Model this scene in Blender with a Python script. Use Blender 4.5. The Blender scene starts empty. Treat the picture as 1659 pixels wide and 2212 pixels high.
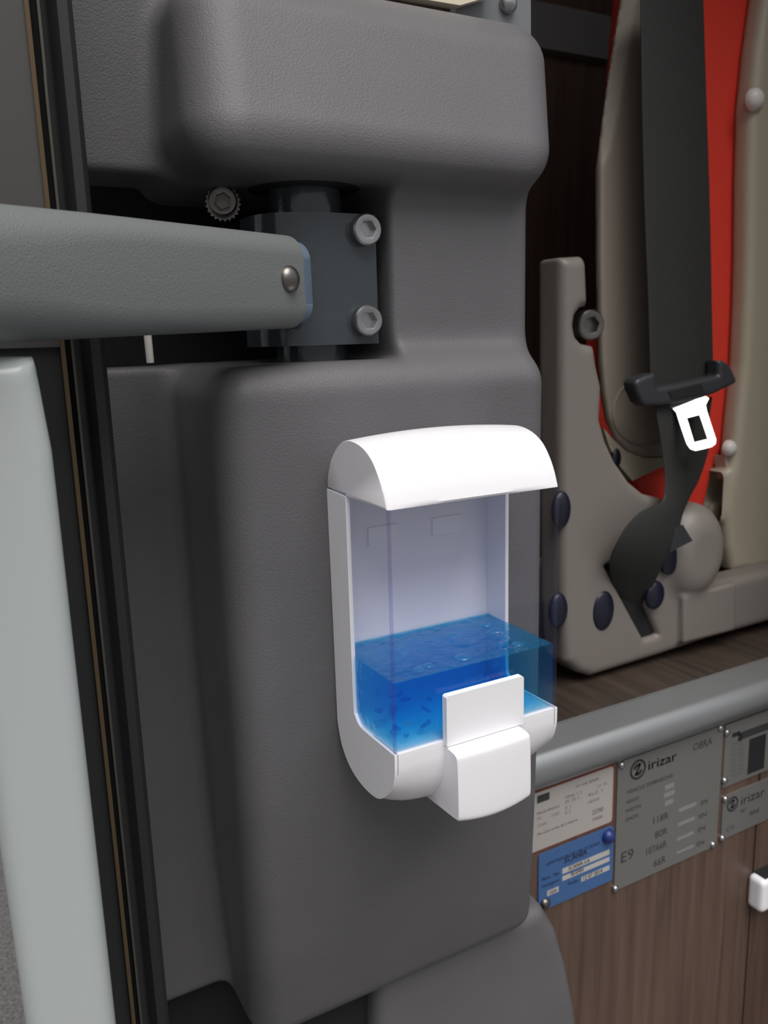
import bpy, bmesh, math, random
import numpy as np
from mathutils import Matrix, Vector

random.seed(4)
scene = bpy.context.scene
COL = scene.collection
ZO = 1.30                                   # eye height above the asphalt

# ------------------------------------------------------------------ camera
F, CX, CY = 1800.0, 829.5, 1106.0           # focal length and centre in pixels of the 1659 x 2212 frame
AX = np.array([[0.87549315, -0.12337657, 0.46721511],
               [-0.48238831, -0.16607941, 0.86006927],
               [-0.02851759, -0.97836387, -0.2049168]])   # world = AX @ (right, down, forward)
cam = bpy.data.cameras.new('camera')
cam.sensor_fit = 'VERTICAL'; cam.sensor_height = 36.0; cam.lens = F / 2212 * 36.0
cam.clip_start = 0.01; cam.clip_end = 200
cam.dof.use_dof = True; cam.dof.focus_distance = 0.47; cam.dof.aperture_fstop = 15.0
camo = bpy.data.objects.new('camera', cam); COL.objects.link(camo)
R3 = Matrix([[AX[i, 0], -AX[i, 1], -AX[i, 2]] for i in range(3)])
camo.matrix_world = Matrix.Translation((0, 0, ZO)) @ R3.to_4x4()
scene.camera = camo

# ------------------------------------------------------------------ light: overcast sky and a veiled sun
world = bpy.data.worlds.new('overcast_sky'); scene.world = world; world.use_nodes = True
wn = world.node_tree.nodes; wl = world.node_tree.links
bg = wn['Background']; bg.inputs['Strength'].default_value = 0.75
tc = wn.new('ShaderNodeTexCoord'); sx = wn.new('ShaderNodeSeparateXYZ'); rp = wn.new('ShaderNodeValToRGB')
wl.new(tc.outputs['Generated'], sx.inputs[0]); wl.new(sx.outputs['Z'], rp.inputs[0])
rp.color_ramp.elements[0].position = 0.0; rp.color_ramp.elements[0].color = (0.36, 0.36, 0.375, 1)
rp.color_ramp.elements[1].position = 1.0; rp.color_ramp.elements[1].color = (1.0, 1.0, 1.04, 1)
wl.new(rp.outputs[0], bg.inputs['Color'])
sun = bpy.data.lights.new('veiled_sun', 'SUN'); sun.energy = 2.6; sun.angle = math.radians(50); sun.color = (1.0, 0.97, 0.93)
suno = bpy.data.objects.new('veiled_sun', sun); COL.objects.link(suno)
suno.rotation_euler = Vector((0.06, 0.46, -0.88)).to_track_quat('-Z', 'Y').to_euler()

scene.view_settings.view_transform = 'Standard'; scene.view_settings.look = 'None'
scene.view_settings.exposure = 0.22; scene.view_settings.gamma = 1.0
scene.view_settings.use_curve_mapping = False
scene.cycles.transparent_max_bounces = 32
scene.cycles.max_bounces = 6


# ------------------------------------------------------------------ helpers
def ray(px, py): return AX @ np.array([(px - CX) / F, (py - CY) / F, 1.0])
def atY(px, py, y): r = ray(px, py); return r * (y / r[1])
def atX(px, py, x): r = ray(px, py); return r * (x / r[0])
def atZ(px, py, z): r = ray(px, py); return r * (z / r[2])
def XZ(pts, y): return [(float(atY(a, b, y)[0]), float(atY(a, b, y)[2])) for a, b in pts]
def crop(pts, s, ox, oy): return [(ox + a / s, oy + b / s) for a, b in pts]

def mat(name, color, rough=0.5, metal=0.0, spec=0.5, bump=0.0, scale=400.0, var=0.0, vscale=8.0, coat=0.0, detail=3.0):
    m = bpy.data.materials.new(name); m.use_nodes = True
    nt = m.node_tree; b = nt.nodes['Principled BSDF']
    b.inputs['Base Color'].default_value = (*color, 1)
    b.inputs['Roughness'].default_value = rough; b.inputs['Metallic'].default_value = metal
    b.inputs['Specular IOR Level'].default_value = spec
    b.inputs['Coat Weight'].default_value = coat
    geo = nt.nodes.new('ShaderNodeTexCoord')
    if bump:
        n = nt.nodes.new('ShaderNodeTexNoise'); n.inputs['Scale'].default_value = scale; n.inputs['Detail'].default_value = detail
        nt.links.new(geo.outputs['Object'], n.inputs['Vector'])
        bp = nt.nodes.new('ShaderNodeBump'); bp.inputs['Strength'].default_value = bump; bp.inputs['Distance'].default_value = 0.001
        nt.links.new(n.outputs['Fac'], bp.inputs['Height']); nt.links.new(bp.outputs[0], b.inputs['Normal'])
    if var:
        n2 = nt.nodes.new('ShaderNodeTexNoise'); n2.inputs['Scale'].default_value = vscale; n2.inputs['Detail'].default_value = 4
        nt.links.new(geo.outputs['Object'], n2.inputs['Vector'])
        r = nt.nodes.new('ShaderNodeValToRGB')
        r.color_ramp.elements[0].position = 0.3; r.color_ramp.elements[1].position = 0.7
        r.color_ramp.elements[0].color = (*[c * (1 - var) for c in color], 1)
        r.color_ramp.elements[1].color = (*[min(1, c * (1 + var)) for c in color], 1)
        nt.links.new(n2.outputs['Fac'], r.inputs[0]); nt.links.new(r.outputs[0], b.inputs['Base Color'])
    return m

def wood(name, c1, c2, axis, rough=0.5):
    m = mat(name, c1, rough); nt = m.node_tree; b = nt.nodes['Principled BSDF']
    t = nt.nodes.new('ShaderNodeTexCoord'); mp = nt.nodes.new('ShaderNodeMapping')
    s = [42.0, 42.0, 42.0]; s[axis] = 2.2
    mp.inputs['Scale'].default_value = s
    n = nt.nodes.new('ShaderNodeTexNoise'); n.inputs['Scale'].default_value = 1.6; n.inputs['Detail'].default_value = 6; n.inputs['Distortion'].default_value = 0.6
    r = nt.nodes.new('ShaderNodeValToRGB')
    r.color_ramp.elements[0].position = 0.32; r.color_ramp.elements[0].color = (*c1, 1)
    r.color_ramp.elements[1].position = 0.68; r.color_ramp.elements[1].color = (*c2, 1)
    nt.links.new(t.outputs['Object'], mp.inputs[0]); nt.links.new(mp.outputs[0], n.inputs['Vector'])
    nt.links.new(n.outputs['Fac'], r.inputs[0]); nt.links.new(r.outputs[0], b.inputs['Base Color'])
    return m

def clear(name, tint, density, gloss, surf=(1, 1, 1), ior=1.45, diffuse=None, graze=0.5, bump=0.0):
    m = bpy.data.materials.new(name); m.use_nodes = True; nt = m.node_tree
    for n in list(nt.nodes): nt.nodes.remove(n)
    out = nt.nodes.new('ShaderNodeOutputMaterial')
    tr = nt.nodes.new('ShaderNodeBsdfTransparent'); tr.inputs[0].default_value = (*surf, 1)
    base = tr
    if diffuse:
        df = nt.nodes.new('ShaderNodeBsdfTranslucent'); df.inputs[0].default_value = (*diffuse[0], 1)
        mx0 = nt.nodes.new('ShaderNodeMixShader'); mx0.inputs[0].default_value = diffuse[1]
        nt.links.new(tr.outputs[0], mx0.inputs[1]); nt.links.new(df.outputs[0], mx0.inputs[2]); base = mx0
    gl = nt.nodes.new('ShaderNodeBsdfGlossy'); gl.inputs['Roughness'].default_value = gloss
    if bump:
        ns = nt.nodes.new('ShaderNodeTexNoise'); ns.inputs['Scale'].default_value = 90; co = nt.nodes.new('ShaderNodeTexCoord'); nt.links.new(co.outputs['Object'], ns.inputs['Vector'])
        bb = nt.nodes.new('ShaderNodeBump'); bb.inputs['Strength'].default_value = bump; bb.inputs['Distance'].default_value = .004
        nt.links.new(ns.outputs['Fac'], bb.inputs['Height']); nt.links.new(bb.outputs[0], gl.inputs['Normal'])
    lw = nt.nodes.new('ShaderNodeLayerWeight'); pw = nt.nodes.new('ShaderNodeMath'); pw.operation = 'POWER'; pw.inputs[1].default_value = 4.0
    fr = nt.nodes.new('ShaderNodeMath'); fr.operation = 'MULTIPLY_ADD'; fr.inputs[1].default_value = graze; fr.inputs[2].default_value = ((ior - 1) / (ior + 1)) ** 2
    nt.links.new(lw.outputs['Facing'], pw.inputs[0]); nt.links.new(pw.outputs[0], fr.inputs[0])
    mx = nt.nodes.new('ShaderNodeMixShader')
    nt.links.new(fr.outputs[0], mx.inputs[0]); nt.links.new(base.outputs[0], mx.inputs[1]); nt.links.new(gl.outputs[0], mx.inputs[2])
    nt.links.new(mx.outputs[0], out.inputs['Surface'])
    if density:
        va = nt.nodes.new('ShaderNodeVolumeAbsorption'); va.inputs[0].default_value = (*tint, 1); va.inputs[1].default_value = density
        nt.links.new(va.outputs[0], out.inputs['Volume'])
    return m

M = {
    'pillar': mat('grey_moulded_plastic', (0.115, 0.112, 0.118), 0.48, spec=0.4, bump=0.35, scale=900, var=0.06, vscale=14),
    'voidblack': mat('black_void_backing', (0.008, 0.008, 0.009), 0.8),
    'darkgrey': mat('dark_grey_plastic', (0.06, 0.06, 0.065), 0.5),
    'white': mat('white_gloss_plastic', (0.84, 0.83, 0.86), 0.3, spec=0.5, bump=0.05, scale=700),
    'arm': mat('grey_powder_coat', (0.155, 0.165, 0.163), 0.38, spec=0.5, bump=0.35, scale=1100),
    'clamp': mat('slate_grey_paint', (0.045, 0.056, 0.063), 0.14, spec=0.6, bump=0.25, scale=120),
    'steel': mat('bolt_steel', (0.42, 0.42, 0.43), 0.3, metal=1.0),
    'darksteel': mat('dark_bolt_steel', (0.20, 0.19, 0.18), 0.35, metal=1.0),
    'film': mat('grey_blue_plastic_plug', (0.14, 0.19, 0.26), 0.2, spec=0.6),
    'silver': mat('silver_door_paint', (0.43, 0.465, 0.465), 0.35, metal=0.0, bump=0.05, scale=900, coat=0.3),
    'doordark': mat('dark_door_frame', (0.055, 0.052, 0.05), 0.45),
    'gold': mat('bronze_trim', (0.11, 0.075, 0.04), 0.35, metal=0.5),
    'creamline': mat('pale_trim', (0.08, 0.077, 0.062), 0.4, metal=0.5),
    'rubber': mat('black_rubber', (0.012, 0.013, 0.014), 0.6),
    'shell': mat('warm_grey_seat_plastic', (0.20, 0.18, 0.164), 0.42, bump=0.15, scale=600),
    'shelllight': mat('beige_seat_plastic', (0.38, 0.34, 0.26), 0.4, bump=0.1, scale=600),
    'panel': mat('taupe_side_panel', (0.27, 0.23, 0.19), 0.5, bump=0.1, scale=600),
    'cap': mat('pale_screw_cap', (0.62, 0.60, 0.57), 0.4),
    'red': mat('red_leather', (0.72, 0.045, 0.026), 0.5, bump=0.7, scale=260, detail=5),
    'web': mat('black_webbing', (0.018, 0.018, 0.017), 0.65, bump=0.5, scale=500),
    'buckle': mat('black_buckle_plastic', (0.032, 0.034, 0.038), 0.4),
    'rib': mat('black_grip_plastic', (0.010, 0.010, 0.011), 0.6),
    'chrome': mat('polished_steel', (0.97, 0.97, 0.97), 0.22, metal=1.0),
    'navy': mat('navy_plug', (0.008, 0.009, 0.022), 0.35),
    'alu': mat('brushed_aluminium', (0.36, 0.37, 0.38), 0.38, metal=0.75, bump=0.05, scale=300),
    'riser': wood('brown_laminate', (0.072, 0.043, 0.031), (0.125, 0.080, 0.06), 2, 0.45),
    'floor': wood('dark_wood_floor', (0.03, 0.022, 0.017), (0.065, 0.045, 0.035), 1, 0.5),
    'backwood': wood('dark_brown_wall', (0.13, 0.08, 0.06), (0.20, 0.13, 0.10), 2, 0.5),
    'ceil': mat('grey_ceiling', (0.30, 0.29, 0.28), 0.7),
    'label': mat('white_label_card', (0.38, 0.355, 0.335), 0.45),
    'labeledge': mat('red_brown_border', (0.22, 0.035, 0.025), 0.5),
    'blue': mat('blue_plate_enamel', (0.045, 0.115, 0.28), 0.35),
    'plate': mat('anodised_grey_plate', (0.19, 0.187, 0.178), 0.4, metal=0.35),
    'ink': mat('black_ink', (0.015, 0.015, 0.018), 0.5),
    'greyink': mat('grey_ink', (0.032, 0.031, 0.033), 0.5),
    'faintink': mat('faint_ink', (0.13, 0.125, 0.125), 0.5),
    'blueink': mat('dark_blue_ink', (0.012, 0.022, 0.07), 0.5),
    'pale': mat('pale_field', (0.46, 0.43, 0.41), 0.5),
    'palegrey': mat('pale_grey_field', (0.22, 0.213, 0.21), 0.5),
    'cream': mat('cream_overhead_panel', (0.70, 0.64, 0.50), 0.5),
    'bracket': mat('blue_grey_bracket', (0.17, 0.18, 0.19), 0.4),
    'bluedome': mat('blue_screw_cap', (0.012, 0.03, 0.15), 0.35),
    'asphalt': mat('asphalt', (0.13, 0.126, 0.122), 0.9, bump=1.0, scale=160, var=0.5, vscale=140),
    'window': clear('violet_clear_plastic', (1, 1, 1), 0, 0.03, (0.992, 0.989, 0.998), 1.18, None, 0.3),
    'corner': clear('violet_plastic_corner', (1, 1, 1), 0, 0.05, (0.90, 0.875, 0.965)),
    'soap': clear('blue_liquid_soap', (0.0, 0.78, 0.95), 52.0, 0.05, (0.92, 0.99, 1.0), 1.30, ((0.0, 0.55, 0.95), 0.08), 0.9, 0.6),
    'bubble_glint': clear('cyan_bubble_and_glint', (1, 1, 1), 0, 0.02, (0.86, 0.97, 1.0), 1.75, ((0.25, 0.85, 1.0), 0.25)),  # bubbles, and the painted reflection strip and bright refraction shards
    'surface': clear('soap_surface_sheen', (1, 1, 1), 0, 0.06, (0.30, 0.86, 1.0), 1.45, ((0.05, 0.75, 1.0), 0.34), 0.9, 0.9),
    'refraction': clear('deep_blue_refraction', (1, 1, 1), 0, 0.03, (0.66, 0.84, 0.95), 1.6, ((0.1, 0.6, 1.0), 0.10)),
}

def mesh(name, verts, faces, m, parent=None, smooth=True, loc=None, angle=None):
    """one mesh object; verts in scene space (camera height = 0), the origin goes to its base"""
    v = np.asarray(verts, float).reshape(-1, 3)
    if parent is not None: o0 = np.array(parent['_o'])
    elif loc is not None: o0 = np.array(loc, float)
    else:
        lo, hi = v.min(0), v.max(0); o0 = np.array([(lo[0] + hi[0]) / 2, (lo[1] + hi[1]) / 2, lo[2]])
    me = bpy.data.meshes.new(name); me.from_pydata((v - o0).tolist(), [], [list(map(int, f)) for f in faces])
    me.validate()
    me.materials.append(m); me.polygons.foreach_set('use_smooth', [smooth] * len(me.polygons))
    bm = bmesh.new(); bm.from_mesh(me); bmesh.ops.recalc_face_normals(bm, faces=bm.faces)
    if angle is not None:
        for e in bm.edges:
            if len(e.link_faces) == 2 and e.calc_face_angle(0) > math.radians(angle): e.smooth = False
    bm.to_mesh(me); bm.free(); me.update()
    ob = bpy.data.objects.new(name, me); COL.objects.link(ob)
    if parent is not None:
        ob.parent = parent
        root = parent
    else: ob.location = o0
    ob['_o'] = [float(c) for c in o0]
    return ob

def thing(name, label, cat, loc, group=None):
    o = bpy.data.objects.new(name, None); COL.objects.link(o); o.location = loc; o['_o'] = [float(c) for c in loc]
    o['label'] = label; o['category'] = cat; o.empty_display_size = 0.02
    if group: o['group'] = group
    return o
def tag(o, label, cat, group=None):
    o['label'] = label; o['category'] = cat
    if group: o['group'] = group
    return o
def struct(o): o['kind'] = 'structure'; return o

def frombm(bm, name, m, parent=None, smooth=False, angle=30, bevel=0.0, seg=2):
    if bevel:
        es = [e for e in bm.edges if len(e.link_faces) == 2 and e.calc_face_angle(0) > 0.6]
        bmesh.ops.bevel(bm, geom=es, offset=bevel, segments=seg, affect='EDGES', profile=0.5, clamp_overlap=True)
    bm.verts.index_update()
    v = [tuple(x.co) for x in bm.verts]; f = [[q.index for q in p.verts] for p in bm.faces]; bm.free()
    return mesh(name, v, f, m, parent, True, angle=angle)

def box(name, x, y, z, m, parent=None, bevel=0.0, seg=2):
    bm = bmesh.new()
    vs = [bm.verts.new((a, b, c)) for a in x for b in y for c in z]
    for q in ((0, 1, 3, 2), (4, 6, 7, 5), (0, 4, 5, 1), (2, 3, 7, 6), (0, 2, 6, 4), (1, 5, 7, 3)): bm.faces.new([vs[i] for i in q])
    return frombm(bm, name, m, parent, bevel=bevel, seg=seg)

def prism(bm, poly, y0, y1):
    """polygon in XZ, extruded along Y"""
    a = [bm.verts.new((p[0], y0, p[1])) for p in poly]; b = [bm.verts.new((p[0], y1, p[1])) for p in poly]
    n = len(poly); bm.faces.new(a); bm.faces.new(b[::-1])
    for i in range(n): bm.faces.new((a[i], b[i], b[(i + 1) % n], a[(i + 1) % n]))
def slab(name, poly, y0, y1, m, parent=None, bevel=0.0, seg=2):
    bm = bmesh.new(); prism(bm, poly, y0, y1)
    return frombm(bm, name, m, parent, bevel=bevel, seg=seg)

def smoothpts(pts, n=6, closed=False):
    P = np.asarray(pts, float); out = []; L = len(P)
    for i in range(L if closed else L - 1):
        g = lambda k: P[k % L] if closed else P[min(max(k, 0), L - 1)]
        p0, p1, p2, p3 = g(i - 1), g(i), g(i + 1), g(i + 2)
        for t in np.arange(n) / n:
            out.append(0.5 * (2 * p1 + (p2 - p0) * t + (2 * p0 - 5 * p1 + 4 * p2 - p3) * t * t + (3 * p1 - p0 - 3 * p2 + p3) * t ** 3))
    if not closed: out.append(P[-1])
    return [tuple(q) for q in out]

def loft(name, rings, m, parent=None, caps=True, angle=35):
    """rings: list of equal-length closed loops of 3d points"""
    n = len(rings[0]); v = [p for r in rings for p in r]; f = []
    for i in range(len(rings) - 1):
        for j in range(n):
            k = (j + 1) % n; f.append((i * n + j, i * n + k, (i + 1) * n + k, (i + 1) * n + j))
    if caps: f.append(tuple(range(n))[::-1]); f.append(tuple((len(rings) - 1) * n + j for j in range(n)))
    return mesh(name, v, f, m, parent, True, angle=angle)

def revolve(name, prof, c, axis, m, parent=None, seg=28, angle=35, sq=1.0):
    """prof: (radius, height along axis) list; axis a direction vector"""
    q = Vector((0, 0, 1)).rotation_difference(Vector(axis).normalized())
    rings = []
    for r, h in prof:
        rings.append([tuple(Vector(c) + q @ Vector((r * math.cos(t) * sq, r * math.sin(t), h))) for t in [2 * math.pi * k / seg for k in range(seg)]])
    return loft(name, rings, m, parent, True, angle)

def dome(name, c, r, h, axis, m, parent=None, sq=1.0):
    prof = [(r, -0.002), (r, 0)] + [(r * math.cos(a), h * math.sin(a)) for a in np.linspace(0.15, 1.45, 7)]
    return revolve(name, prof, c, axis, m, parent, 24, 60, sq)

def sockbolt(name, c, r, h, axis, m, parent):
    """cap-head bolt with a hexagon socket"""
    q = Vector((0, 0, 1)).rotation_difference(Vector(axis).normalized()); S = 24
    def ring(rad, z, hexa=False):
        o = []
        for k in range(S):
            t = 2 * math.pi * k / S
            rr = rad * (math.cos(math.pi / 6) / math.cos((t % (math.pi / 3)) - math.pi / 6)) if hexa else rad
            o.append(tuple(Vector(c) + q @ Vector((rr * math.cos(t), rr * math.sin(t), z))))
        return o
    rings = [ring(r, -0.003), ring(r, h * .85), ring(r * .9, h), ring(r * .62, h), ring(r * .58, h * .97, True), ring(r * .56, h * .35, True)]
    return loft(name, rings, m, parent, True, 28)

# --- signed distance modelling (moulded plastics) and a surface-net mesher
def rbox(X, Y, Z, x, y, z, r):
    c = [(a[0] + a[1]) / 2 for a in (x, y, z)]; h = [(a[1] - a[0]) / 2 - r for a in (x, y, z)]
    qx, qy, qz = abs(X - c[0]) - h[0], abs(Y - c[1]) - h[1], abs(Z - c[2]) - h[2]
    return np.sqrt(np.maximum(qx, 0) ** 2 + np.maximum(qy, 0) ** 2 + np.maximum(qz, 0) ** 2) + np.minimum(np.maximum(qx, np.maximum(qy, qz)), 0) - r
def sun_(a, b, k): h = np.maximum(k - abs(a - b), 0) / k; return np.minimum(a, b) - h * h * k * 0.25
def ssub(a, b, k): h = np.maximum(k - abs(a + b), 0) / k; return np.maximum(a, -b) + h * h * k * 0.25
def poly2(X, Z, P):
    P = np.asarray(P, float); d = np.full(np.broadcast(X, Z).shape, 1e9); s = np.ones_like(d)
    for i in range(len(P)):
        a, b = P[i], P[i - 1]; e = b - a
        wx, wz = X - a[0], Z - a[1]; t = np.clip((wx * e[0] + wz * e[1]) / (e @ e + 1e-12), 0, 1)
        d = np.minimum(d, (wx - e[0] * t) ** 2 + (wz - e[1] * t) ** 2)
        c1, c2, c3 = Z >= a[1], Z < b[1], e[0] * wz > e[1] * wx
        s = np.where((c1 & c2 & c3) | (~c1 & ~c2 & ~c3), -s, s)
    return s * np.sqrt(d)
def extr(d2, Y, y, r):
    w1, w2 = d2 + r, abs(Y - (y[0] + y[1]) / 2) - (y[1] - y[0]) / 2 + r
    return np.minimum(np.maximum(w1, w2), 0) + np.sqrt(np.maximum(w1, 0) ** 2 + np.maximum(w2, 0) ** 2) - r

def sdfmesh(name, fn, lo, hi, h, m, parent=None):
    ax = [np.arange(lo[i] - 1.5 * h, hi[i] + 2.5 * h, h) for i in range(3)]
    V = fn(ax[0][:, None, None], ax[1][None, :, None], ax[2][None, None, :])
    V = np.broadcast_to(V, tuple(len(a) for a in ax)).astype(np.float64)
    S = V < 0; n = [s - 1 for s in V.shape]
    cnt = np.zeros(n); acc = np.zeros(n + [3])
    cs = [(i, j, k) for i in (0, 1) for j in (0, 1) for k in (0, 1)]
    sl = lambda c: tuple(slice(c[i], c[i] + n[i]) for i in range(3))
    for c in cs:
        for d in range(3):
            if c[d]: continue
            e = list(c); e[d] = 1
            a, b = V[sl(c)], V[sl(e)]; mk = (a < 0) != (b < 0)
            t = np.where(mk, a / np.where(mk, a - b, 1), 0)
            cnt += mk
            for q in range(3): acc[..., q] += np.where(mk, c[q] + (t if q == d else 0), 0)
    act = cnt > 0; idx = np.full(n, -1, int); idx[act] = np.arange(act.sum())
    I = np.argwhere(act); P = (I + acc[act] / cnt[act][:, None])
    P = np.stack([ax[i][0] + P[:, i] * h for i in range(3)], 1)
    faces = []
    for d in range(3):
        u, w = (d + 1) % 3, (d + 2) % 3
        a = np.take(S, range(0, V.shape[d] - 1), d); b = np.take(S, range(1, V.shape[d]), d)
        E = np.argwhere(a != b)
        E = E[(E[:, u] > 0) & (E[:, w] > 0) & (E[:, u] < n[u]) & (E[:, w] < n[w])]
        q = []
        for du, dw in ((0, 0), (1, 0), (1, 1), (0, 1)):
            c = E.copy(); c[:, u] -= du; c[:, w] -= dw; q.append(idx[c[:, 0], c[:, 1], c[:, 2]])
        q = np.stack(q, 1); faces.append(q[(q >= 0).all(1)])
    for _ in range(3):                                           # settle vertices on the surface
        ev = lambda p: fn(p[:, 0], p[:, 1], p[:, 2]); e = h * 0.2; v0 = ev(P)
        g = np.stack([ev(P + np.eye(3)[i] * e) - ev(P - np.eye(3)[i] * e) for i in range(3)], 1) / (2 * e)
        st = (v0 / np.maximum((g * g).sum(1), 0.05))[:, None] * g
        P = P - np.clip(st, -h * .5, h * .5)
    return mesh(name, P, np.concatenate(faces), m, parent, True)


# ================================================================== the setting
g = struct(box('ground', (-45, 45), (-45, 45), (-ZO - 0.1, -ZO), M['asphalt']))
RY = 0.60                                                        # face of the wood step riser
wr = struct(box('wall_riser', (0.44, 0.835), (RY, RY + 0.03), (-0.98, -0.435), M['riser']))
struct(box('wall_riser_side', (0.8385, 1.9), (RY, RY + 0.03), (-0.98, -0.435), M['riser']))
struct(box('floor', (0.40, 2.4), (RY + 0.03, 2.4), (-0.445, -0.41), M['floor']))
struct(box('floor_entry', (0.28, 2.4), (0.44, 2.4), (-1.02, -0.985), M['floor']))
struct(box('wall_back', (0.36, 2.5), (1.15, 1.19), (-0.40, 0.85), M['backwood']))
struct(box('wall_right', (2.42, 2.46), (0.45, 2.4), (-0.98, 0.85), M['ceil']))
struct(box('ceiling', (0.0, 2.5), (0.48, 2.4), (0.86, 0.90), M['ceil']))
struct(box('wall_left', (0.30, 0.34), (0.66, 1.19), (-0.98, 0.85), M['backwood']))
struct(box('wall_side_shade', (0.95, 2.5), (0.44, 0.48), (-ZO + .25, 1.2), M['silver']))  # outer skin out of view, placed to block light from the right
struct(box('wall_header_shade', (0.0, 0.95), (0.44, 0.48), (0.72, 1.4), M['silver']))  # out of view, added to shade the seat interior
p = [atY(1150, 10, 1.14), atY(1160, 110, 1.14)]
struct(box('trim_1', (0.75, 1.06), (1.125, 1.15), (p[1][2], p[0][2]), M['ceil'], bevel=0.003))

# aluminium nosing on the step edge
prof = [(0.6, -0.446), (0.592, -0.444), (0.586, -0.437), (0.5835, -0.428), (0.584, -0.419), (0.5865, -0.412), (0.5905, -0.4085)]
y = 0.593
while y < 0.632:
    prof += [(y, -0.4062), (y + 0.0028, -0.4057), (y + 0.0034, -0.4067), (y + 0.0044, -0.4067)]; y += 0.0052
prof += [(0.637, -0.4062), (0.639, -0.4095), (0.60, -0.4095)]
rl = loft('step_nosing', [[(x, a, b) for a, b in prof] for x in (0.41, 1.9)], M['alu'], angle=50)
tag(rl, 'silver aluminium step edge strip running below the seat', 'edge strip')

# ================================================================== pillar cover
def pillar(X, Y, Z):
    sh = 0.5 * np.maximum(-Z - 0.2, 0) ** 2; Yw = Y - sh; Xw = X / (1 + sh / 0.447 * 0.75)  # lower face leans back and flares, shaping in shade towards the bottom
    su = 0.36 * np.maximum(Z - 0.10, 0)  # upper face leans back to catch more sky
    up = rbox(X / (1 + su / 0.443 * 0.70), Y - su, Z, (0.139, 0.3835), (0.441, 0.64), (0.090, 0.207), 0.030)
    low = rbox(Xw, Yw, Z, (0.142, 0.3775), (0.447, 0.63), (-0.500, -0.013), 0.021)
    neck = rbox(X, Y, Z, (0.20, 0.3785), (0.474, 0.64), (-0.05, 0.13), 0.012)
    d = sun_(sun_(up, neck, 0.016), sun_(low, neck, 0.024), 0.004)
    base = np.minimum(rbox(X, Y, Z, (0.070, 0.25), (0.527, 0.58), (0.099, 0.32), 0.004),
                      rbox(X, Y, Z, (0.070, 0.25), (0.545, 0.59), (-0.476, -0.0125), 0.004))
    d = sun_(d, base, 0.012)
    cav = rbox(X, Y, Z, (-0.2, 0.2675), (0.2, 0.9), (-0.0135, 0.0925), 0.004)
    return ssub(d, cav, 0.005)
pc = thing('pillar_cover', 'dark grey moulded plastic pillar cover behind the soap dispenser', 'pillar cover', (0.25, 0.55, -0.45))
sdfmesh('moulding', pillar, (0.07, 0.44, -0.510), (0.43, 0.70, 0.32), 0.0032, M['pillar'], pc)
box('cavity_void', (0.06, 0.30), (0.60, 0.605), (-0.06, 0.14), M['voidblack'], pc)  # black sheet standing in for the darkness inside the cavity
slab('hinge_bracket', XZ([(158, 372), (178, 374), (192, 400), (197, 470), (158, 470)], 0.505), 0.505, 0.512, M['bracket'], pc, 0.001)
box('foot_void', (0.05, 0.24), (0.565, 0.59), (-0.80, -0.476), M['voidblack'], pc)  # black slab painting the dark void under the recessed panel

# flared cover below the pillar
sc_poly = XZ([(1148, 1935), (1178, 1985), (1200, 2060), (1218, 2150), (1235, 2300), (1240, 2500), (790, 2560), (790, 2080)], 0.525)
d_out = lambda X, Y, Z: extr(poly2(X, Z, sc_poly), Y, (0.505, 0.66), 0.012)
xs = [q[0] for q in sc_poly]; zs = [q[1] for q in sc_poly]
o = sdfmesh('sill_cover', d_out, (min(xs), 0.505, min(zs)), (max(xs), 0.66, max(zs)), 0.004, M['pillar'])
tag(o, 'flared grey plastic cover below the pillar beside the wood riser', 'sill cover')
sb = thing('floor_bolt', 'steel bolt head at the bottom edge under the pillar cover', 'bolt', tuple(atY(822, 2200, 0.52)))
c = atY(822, 2202, 0.52)
revolve('washer', [(0.0095, 0), (0.0095, 0.002), (0.004, 0.002)], tuple(c), (0, -1, 0.15), M['darksteel'], sb)
sockbolt('bolt_head', tuple(c + np.array([0, -0.002, 0])), 0.0065, 0.006, (0, -1, 0.15), M['steel'], sb)
box('mounting_plate', (0.19, 0.275), (0.522, 0.53), (-0.66, -0.44), M['voidblack'], sb)

# ================================================================== overhead bits
ov = thing('pillar_bracket', 'blue-grey metal bracket with a domed screw above the pillar cover', 'bracket', tuple(atY(1100, 70, 0.52)))
slab('plate', XZ([(985, -120), (1146, -120), (1147, 90), (985, 120)], 0.515), 0.515, 0.522, M['bracket'], ov, 0.001)
dome('screw', tuple(atY(1098, 8, 0.513)), 0.0066, 0.0055, (0, -1, 0), M['steel'], ov)
cp = slab('overhead_panel', XZ([(700, -200), (1060, -200), (1060, -5), (985, 17), (880, 0), (700, -45)], 0.508), 0.503, 0.511, M['cream'], bevel=0.002)
tag(cp, 'cream panel edge showing above the upper pillar bulge', 'panel')

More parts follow.
